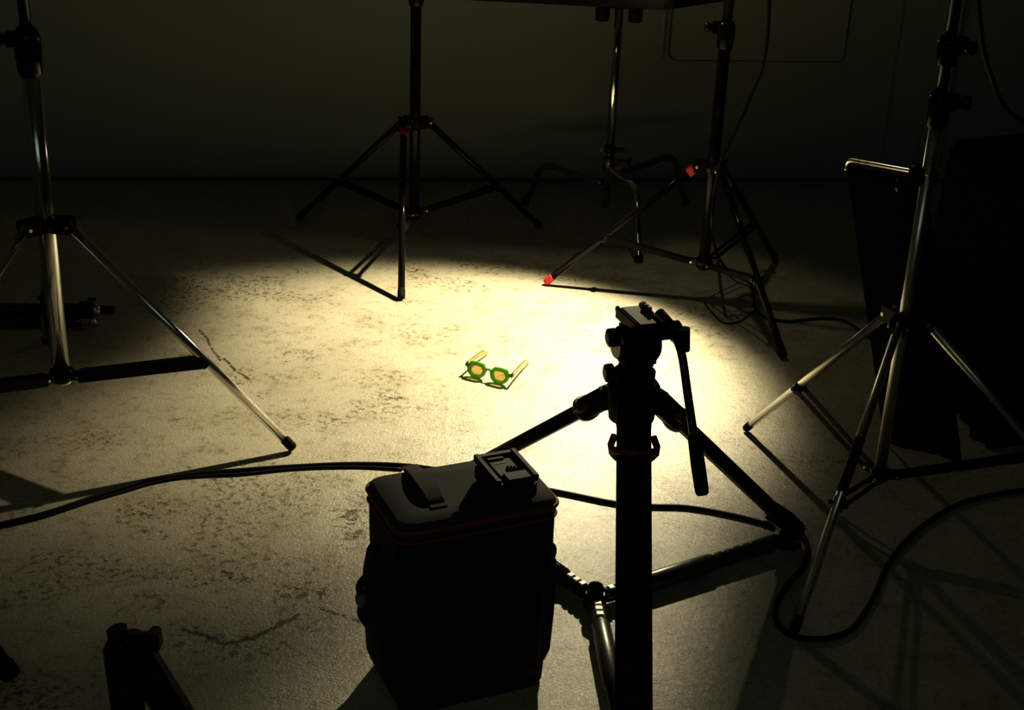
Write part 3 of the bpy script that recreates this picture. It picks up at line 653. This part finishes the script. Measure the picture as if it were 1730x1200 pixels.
# ------------------------------------------------------------------ camera bag with red piping
BY = math.radians(24.2); bX = Vector((math.cos(BY), math.sin(BY), 0)); bY = Vector((-math.sin(BY), math.cos(BY), 0)); UP = Vector((0, 0, 1))
BC = Vector((-.0505, 1.349, 0))*S; BW, BD, BH = .303, .196, .402
def rr3(w, d, r, z, n=7): return [BC+bX*x+bY*y+UP*z for x, y in rounded_rect(0, 0, w, d, r, n)]
def loft(bm, rings, cap=True):
    R = [[bm.verts.new(p) for p in r] for r in rings]
    for a, b in zip(R, R[1:]):
        for i in range(len(a)):
            f = bm.faces.new((a[i-1], a[i], b[i], b[i-1])); f.smooth = True
    if cap: bm.faces.new(R[0][::-1]); bm.faces.new(R[-1])
def bag():
    root = thing('camera_bag', 'black padded camera bag with dark red piping standing in the foreground', 'bag', BC)
    bm = B(); prof = [(0, .93, .93), (.008, .955, .95), (.04, .965, .965), (.12, .975, .975), (.22, .985, .985), (.31, 1.0, 1.0), (.36, 1.0, 1.0), (BH-.030, 1.0, 1.0)]
    loft(bm, [rr3(BW*a, BD*b, .028, z) for z, a, b in prof]); obj('body', bm, BAGF, root)
    bm = B(); loft(bm, [rr3(BW*1.01, BD*1.01, .030, BH-.030), rr3(BW*1.015, BD*1.015, .030, BH-.012), rr3(BW*.995, BD*.99, .030, BH-.003), rr3(BW*.95, BD*.93, .028, BH+.001), rr3(BW*.7, BD*.6, .02, BH+.003)])
    lid = obj('lid', bm, BAGT, root, label='dark grey fabric lid')
    bm = B(); sweep(bm, rr3(BW*1.020, BD*1.022, .031, BH-.013), .0042, 8, closed=True); obj('piping', bm, PIPE, lid, label='dark red piping')
    bm = B(); sweep(bm, rr3(BW*1.018, BD*1.02, .031, BH-.034), .0024, 8, closed=True); obj('zip', bm, PIPE, lid, label='dark red zip line')
    # side pockets
    for s in (-1, 1):
        bm = B(); c = BC+bX*s*(BW/2-.002); R = []
        for z, o, hw in ((.035, .006, .07), (.06, .018, .075), (.14, .024, .076), (.23, .026, .074), (.275, .018, .066), (.30, .004, .055)):
            pts = []
            for k in range(16):
                a = 2*math.pi*k/16; pts.append(c+bX*s*(o*max(0, math.cos(a))**.5 if math.cos(a) > 0 else -.01)+bY*math.sin(a)*hw+UP*z)
            R.append(pts)
        loft(bm, R); obj('side_pocket', bm, BAGF, root)
        bm = B(); q = BC+bX*s*(BW/2+.026)+bY*(.035 if s < 0 else -.015)+UP*(.185 if s < 0 else .215)
        lathe(bm, q-bX*s*.006, bX*s, [(0, .010), (.004, .016), (.014, .015), (.018, .008)], 14); obj('buckle', bm, BUCK, root, label='small grey buckle')
        bm = B(); sweep(bm, spline([q+UP*.05-bX*s*.01, q+UP*.03+bX*s*.006, q, q-UP*.03+bX*s*.004, q-UP*.06-bX*s*.01], 5), .007, 8); obj('strap_loop', bm, STRAP, root)
    # front pocket facing the camera
    bm = B(); R = []
    for z, o in ((.03, .004), (.06, .022), (.20, .026), (.255, .016), (.275, .002)):
        R.append([BC-bY*(BD/2-.004+(o if abs(x) < .12 else 0))+bX*x+UP*z for x in np.linspace(-.13, .13, 14)]+[BC-bY*(BD/2-.02)+bX*x+UP*z for x in np.linspace(.13, -.13, 14)])
    loft(bm, R); obj('front_pocket', bm, BAGF, root)
    # carry handle on the lid
    a = Vector((-.178, 2.222, BH+.002)); b = Vector((-.120, 2.090, BH+.002)); d = b-a
    bm = B(); ribbon(bm, spline([a, a+d*.12+UP*.006, a+d*.35+UP*.011, a+d*.65+UP*.011, a+d*.88+UP*.006, b], 6), Vector((d.y, -d.x, 0)), lambda t: .026+.006*math.sin(math.pi*t), .005)
    hn = obj('handle', bm, STRAP, root)
    for q in (a, b): bm = B(); box(bm, q+UP*.001, d.normalized()*.010, Vector((d.y, -d.x, 0)).normalized()*.016, UP*.002, .001); obj('stitched_end', bm, DRED if q is a else STRAP, hn)
bag()

def charger():
    c = Vector((-.003, 2.158, BH+.0035)); H = .043
    root = thing('battery_charger', 'black battery charger lying on top of the camera bag', 'charger', c)
    X, Y = bX, (bY*.93-bX*.36).normalized(); Y = bY
    bm = B(); box(bm, c+UP*H*.42, X*.040, Y*.054, UP*H*.42, .005); box(bm, c+UP*H*.90, X*.0415, Y*.056, UP*H*.05, .002); obj('case', bm, PLAST, root)
    bm = B()
    for s in (-1, 1): box(bm, c+UP*(H*.95+.004)+X*s*.036, X*.005, Y*.055, UP*.005, .0015)
    box(bm, c+UP*(H*.95+.003)+Y*.049, X*.032, Y*.006, UP*.004, .001)
    obj('side_rails', bm, PLAST, root)
    bm = B(); box(bm, c+UP*(H*.95+.001)+Y*.003, X*.022, Y*.030, UP*.0015, .0006); box(bm, c+UP*(H*.95+.003)-Y*.038+X*.006, X*.022, Y*.014, UP*.003, .001)
    box(bm, c+UP*(H*.95+.002)+Y*.035-X*.006, X*.016, Y*.004, UP*.003, .001); obj('terminal_plate', bm, mat('charger_top', (.020, .024, .025), .6, spec=.2, noise=.2), root)
    for k in range(4): bm = B(); box(bm, c+UP*(H*.95+.004)-Y*.006+X*(.002+k*.006)-Y*.004*k*.5, X*.0015, Y*.006, UP*.002, .0005); obj('contact', bm, BLACK, root)
    bm = B()
    for k in range(7): box(bm, c+UP*(H*.95+.0029)+Y*.018+X*(-.013+k*.0036), X*(.0011 if k % 3 else .0006), Y*(.0020 if k % 2 else .0014), UP*.0003)
    obj('printed_label', bm, LABELM, root, label='tiny pale printed label')
charger()

# ------------------------------------------------------------------ green sunglasses
def sunglasses():
    hl = on_z(787, 615, .033); hr = on_z(864, 635, .033)
    a = (hr-hl); ang = math.atan2(a.y, a.x); X = Vector((math.cos(ang), math.sin(ang), 0)); Yb = Vector((-math.sin(ang), math.cos(ang), 0))
    cen = (hl+hr)/2; cen.z = 0; HW = a.length/2
    root = thing('sunglasses', 'green angular sunglasses with tan lenses lying open on the brightly lit floor', 'sunglasses', cen)
    tilt = math.radians(12)       # the front leans back over the temples
    Z = (UP*math.cos(tilt)+Yb*math.sin(tilt)).normalized()
    O = cen-Yb*.004+UP*.0015
    P = lambda x, z, y=0: O+X*x+Z*z+Yb*y
    fr = B(); cxs = (-.0375, .0360)
    def poly(cx, w, h, s, zc=.0225):
        pts = []
        base = [(-1, .15), (-.72, .92), (-.1, 1.0), (.62, .92), (1, .25), (.80, -.55), (.42, -1), (-.45, -1), (-.86, -.50)]
        for x, z in base: pts.append((cx+s*x*w, zc+z*h))
        return pts
    for cx, s in zip(cxs, (1, -1)):
        out = poly(cx, .0315, .0225, s); inn = poly(cx, .0205, .0135, s, .0220); n = len(out)
        v = []
        for y in (-.0035, .0035):
            v.append([fr.verts.new(P(x, z, y)) for x, z in out]); v.append([fr.verts.new(P(x, z, y)) for x, z in inn])
        oa, ia, ob, ib = v
        for i in range(n):
            j = (i+1) % n
            fr.faces.new((oa[i], oa[j], ia[j], ia[i])); fr.faces.new((ob[i], ob[j], ib[j], ib[i])); fr.faces.new((oa[i], oa[j], ob[j], ob[i])); fr.faces.new((ia[i], ia[j], ib[j], ib[i]))
    # bridge and end pieces
    sweep(fr, spline([P(-.010, .029), P(-.004, .0315), P(.004, .0315), P(.010, .029)], 4), .0032, 8)
    for s in (-1, 1): box(fr, P(s*(HW-.004), .030, .001), X*.0065, Yb*.0035, Z*.0045, .001)
    f = obj('frame', fr, GREEN, root, origin=cen)
    for cx, s in zip(cxs, (1, -1)):
        bm = B(); pts = poly(cx, .0207, .0137, s, .0220); A_ = [bm.verts.new(P(x, z, -.0007)) for x, z in pts]; B_ = [bm.verts.new(P(x, z, .0007)) for x, z in pts]
        bm.faces.new(A_); bm.faces.new(B_[::-1])
        for i in range(len(pts)): bm.faces.new((A_[i-1], A_[i], B_[i], B_[i-1]))
        obj('lens', bm, LENS, root, label='tan tinted lens')
    for s, (tx, ty) in ((-1, (823, 598)), (1, (893, 613))):
        h = P(s*(HW-.001), .031, .004); e = on_z(tx, ty, .004); d = (e-h); dh = Vector((d.x, d.y, 0)); L = dh.length; dh.normalize()
        k1 = h+dh*(L*.40)-UP*(.004); k2 = h+dh*(L*.74)-UP*.010; k3 = h+dh*(L*.93)-UP*.022; k3.z = max(k3.z, .010)
        pts = spline([h, k1, k2, k3, e], 6)
        bm = B(); ribbon(bm, pts, UP, lambda t: .0125-.003*math.sin(math.pi*t)+.002*max(0, t-.7)*3, .0045); tp = obj('temple', bm, GREENC if s < 0 else GREENC, root)
        bm = B(); box(bm, h, X*.0035, Yb*.005, UP*.005, .001); obj('hinge', bm, CORE, tp, label='dark hinge')
        bm = B(); sweep(bm, [p+UP*.0066 for p in pts[:16]], .0009, 6); obj('core_wire', bm, CORE, tp)
sunglasses()

# ------------------------------------------------------------------ cables
def cable(pts, r, label, sub=8):
    bm = B(); sweep(bm, spline(pts, sub), r, 10); return obj('cable', bm, CABLE, label=label, cat='cable')
fl = lambda L, r, lift=None: [on_z(px, py, r+(lift or {}).get(i, 0)) for i, (px, py) in enumerate(L)]
cable(fl([(-120, 915), (0, 886), (75, 868), (150, 843), (215, 822), (250, 812), (330, 801), (400, 795), (500, 788), (600, 784), (690, 787), (780, 800), (860, 815), (950, 832), (1040, 850), (1100, 855), (1160, 857), (1225, 868), (1275, 880), (1306, 890)], .0055),
      .0055, 'black power cable crossing the floor behind the camera bag')
cable(fl([(-120, 922), (0, 891), (75, 873), (150, 848), (218, 828), (255, 817), (300, 808), (345, 804), (410, 801), (500, 792), (600, 789), (680, 793)], .0035),
      .0035, 'thinner black cable running alongside the power cable at the left')
cable(fl([(1290, 884), (1330, 888), (1362, 915), (1358, 955), (1330, 990), (1311, 1025), (1315, 1055), (1345, 1076), (1395, 1079), (1440, 1062), (1475, 1010), (1500, 955), (1540, 905), (1600, 862), (1660, 840), (1760, 826), (1900, 820), (2060, 850)], .0065, {0: .0, 1: .0, 2: .0}),
      .0065, 'thick black cable looping past the right tripod foot into the dark')
c2 = lambda px, py, y=2.60: on_y(px, py, y*S)
cable([c2(1301, -500), c2(1302, -250), c2(1301, -60), c2(1300, 0), c2(1297, 60), c2(1289, 112), c2(1270, 160), c2(1245, 215), c2(1228, 250), c2(1216, 276), c2(1206, 330), c2(1203, 385, 2.60)]+fl([(1213, 432), (1235, 462), (1268, 480)], .02)+fl([(1276, 520), (1292, 535), (1330, 543), (1385, 538), (1425, 542), (1455, 560), (1490, 585), (1540, 600), (1620, 600), (1720, 570)], .005), .005,
      'black cable hanging from above beside the red-footed stand and running off right')
cable([on_y(1640, -700, 2.05*S), on_y(1645, -350, 2.05*S), on_y(1650, -60, 2.05*S), on_y(1656, 40, 2.05*S), on_y(1662, 85, 2.05*S), on_y(1675, 130, 2.05*S), on_y(1692, 172, 2.08*S), on_y(1720, 200, 2.13*S), Vector((1.45, 3.62, .725)), Vector((1.58, 3.75, .725))], .006, 'black cable hanging down onto the cloth-covered gear')
cable(fl([(1190, 512), (1203, 528), (1218, 543), (1235, 547), (1255, 540), (1275, 524)], .003), .003, 'thin dark loop drawn in for a faint shadow on the floor near the red-footed stand')  # strand added in place of a faint loop-shaped shadow on the floor

# ------------------------------------------------------------------ stand lying on the floor at the left
def lying_stand():
    a = on_z(-160, 523, .045); b = on_z(150, 524, .045); d = (b-a).normalized(); t = Vector((-d.y, d.x, 0))
    root = thing('folded_stand', 'black folded stand lying on the floor behind the left chrome stand', 'light stand', Vector((b.x, b.y, 0)))
    bm = B(); tube(bm, a, b, .020, n=20); obj('column', bm, BLACK, root)
    bm = B(); tube(bm, a-t*.045-UP*.029, b-t*.035-UP*.029-d*.02, .0125, n=16); obj('leg', bm, BLACK, root)
    bm = B(); tube(bm, a+t*.035-UP*.031, b+t*.035-UP*.031-d*.03, .0115, n=16); obj('leg', bm, BLACK, root)
    bm = B(); lathe(bm, b-d*.03, d, [(0, .020), (.005, .027), (.030, .027), (.04, .020)], 20); cl = obj('collar', bm, BLACK, root)
    bm = B(); lathe(bm, b+d*.010, d, [(0, .012), (.003, .019), (.012, .021), (.022, .018), (.026, .013)], 18); lathe(bm, b+d*.018-t*.03-UP*.018, t*-1-UP*.3, [(0, .007), (.004, .013), (.018, .012), (.022, .006)], 14)
    obj('spigot_joint', bm, CHROMED, root, label='small bright metal joint')
    bm = B(); tube(bm, b+d*.03, b+d*.075, .014, n=16); obj('spigot', bm, BLACK, root)
    bm = B(); c = b+d*.012; tube(bm, c+UP*.012, c+UP*.035, .004, n=8); box(bm, c+UP*.035, d*.012, t*.004, UP*.004, .001); obj('wing_screw', bm, BLACK, root)
lying_stand()

# ------------------------------------------------------------------ dark folded tripod close to the camera, bottom left
def near_tripod():
    A = on_y(222, 1090, .93*S*1.0)
    root = thing('folded_tripod', 'small black folded tripod with a side knob at the bottom left of the foreground', 'tripod', (A.x, A.y, 0))
    R = cR.copy(); R.z = 0; R.normalize(); Fw = Vector((-R.y, R.x, 0))
    px = .0011*.93
    def q(x, y, dy=0): return on_y(x, y, .93*S+dy)
    bm = B(); c = q(212, 1092); box(bm, c, R*.022, Fw*.022, UP*.017, .006); lathe(bm, q(205, 1082)-UP*.01, UP+R*-.1, [(0, .014), (.004, .016), (.026, .0165), (.030, .012)], 8); obj('crown', bm, BLACKM, root)
    bm = B(); a = q(222, 1086); e = q(262, 1077); tube(bm, a, e, .0115, n=14); box(bm, q(262, 1080), R*.0075, Fw*.012, UP*.0145, .003); box(bm, q(263, 1091), R*.004, Fw*.008, UP*.006, .002); obj('side_knob', bm, BLACKM, root)
    top1 = q(196, 1100); top2 = q(228, 1098); 
    ft = [Vector((top1.x+.030, top1.y-.03, .0)), Vector((top2.x+.215, top2.y+.03, 0)), Vector((top1.x+.05, top1.y+.22, 0))]
    tops = [top1, top2, (top1+top2)/2+Fw*.02]
    # the third leg is hidden behind the first from the front
    ft[2] = Vector((top1.x+.06, top1.y-.20, 0))
    wds = [.030, .046, .030]
    for k in range(3):
        t0 = tops[k]; f = ft[k]; d = (f-t0).normalized(); wv = R
        bm = B(); bar(bm, t0+d*-.01, t0+(f-t0)*.62, wv, wds[k], .024, .004); bar(bm, t0+(f-t0)*.60, f-d*.02, wv, wds[k]*.7, .016, .003)
        lg = obj('leg', bm, BLACKM, root)
        bm = B(); lathe(bm, f, UP, [(0, .010), (.003, .014), (.02, .013), (.03, .009)], 14); obj('rubber_foot', bm, RUBBER, lg)
near_tripod()
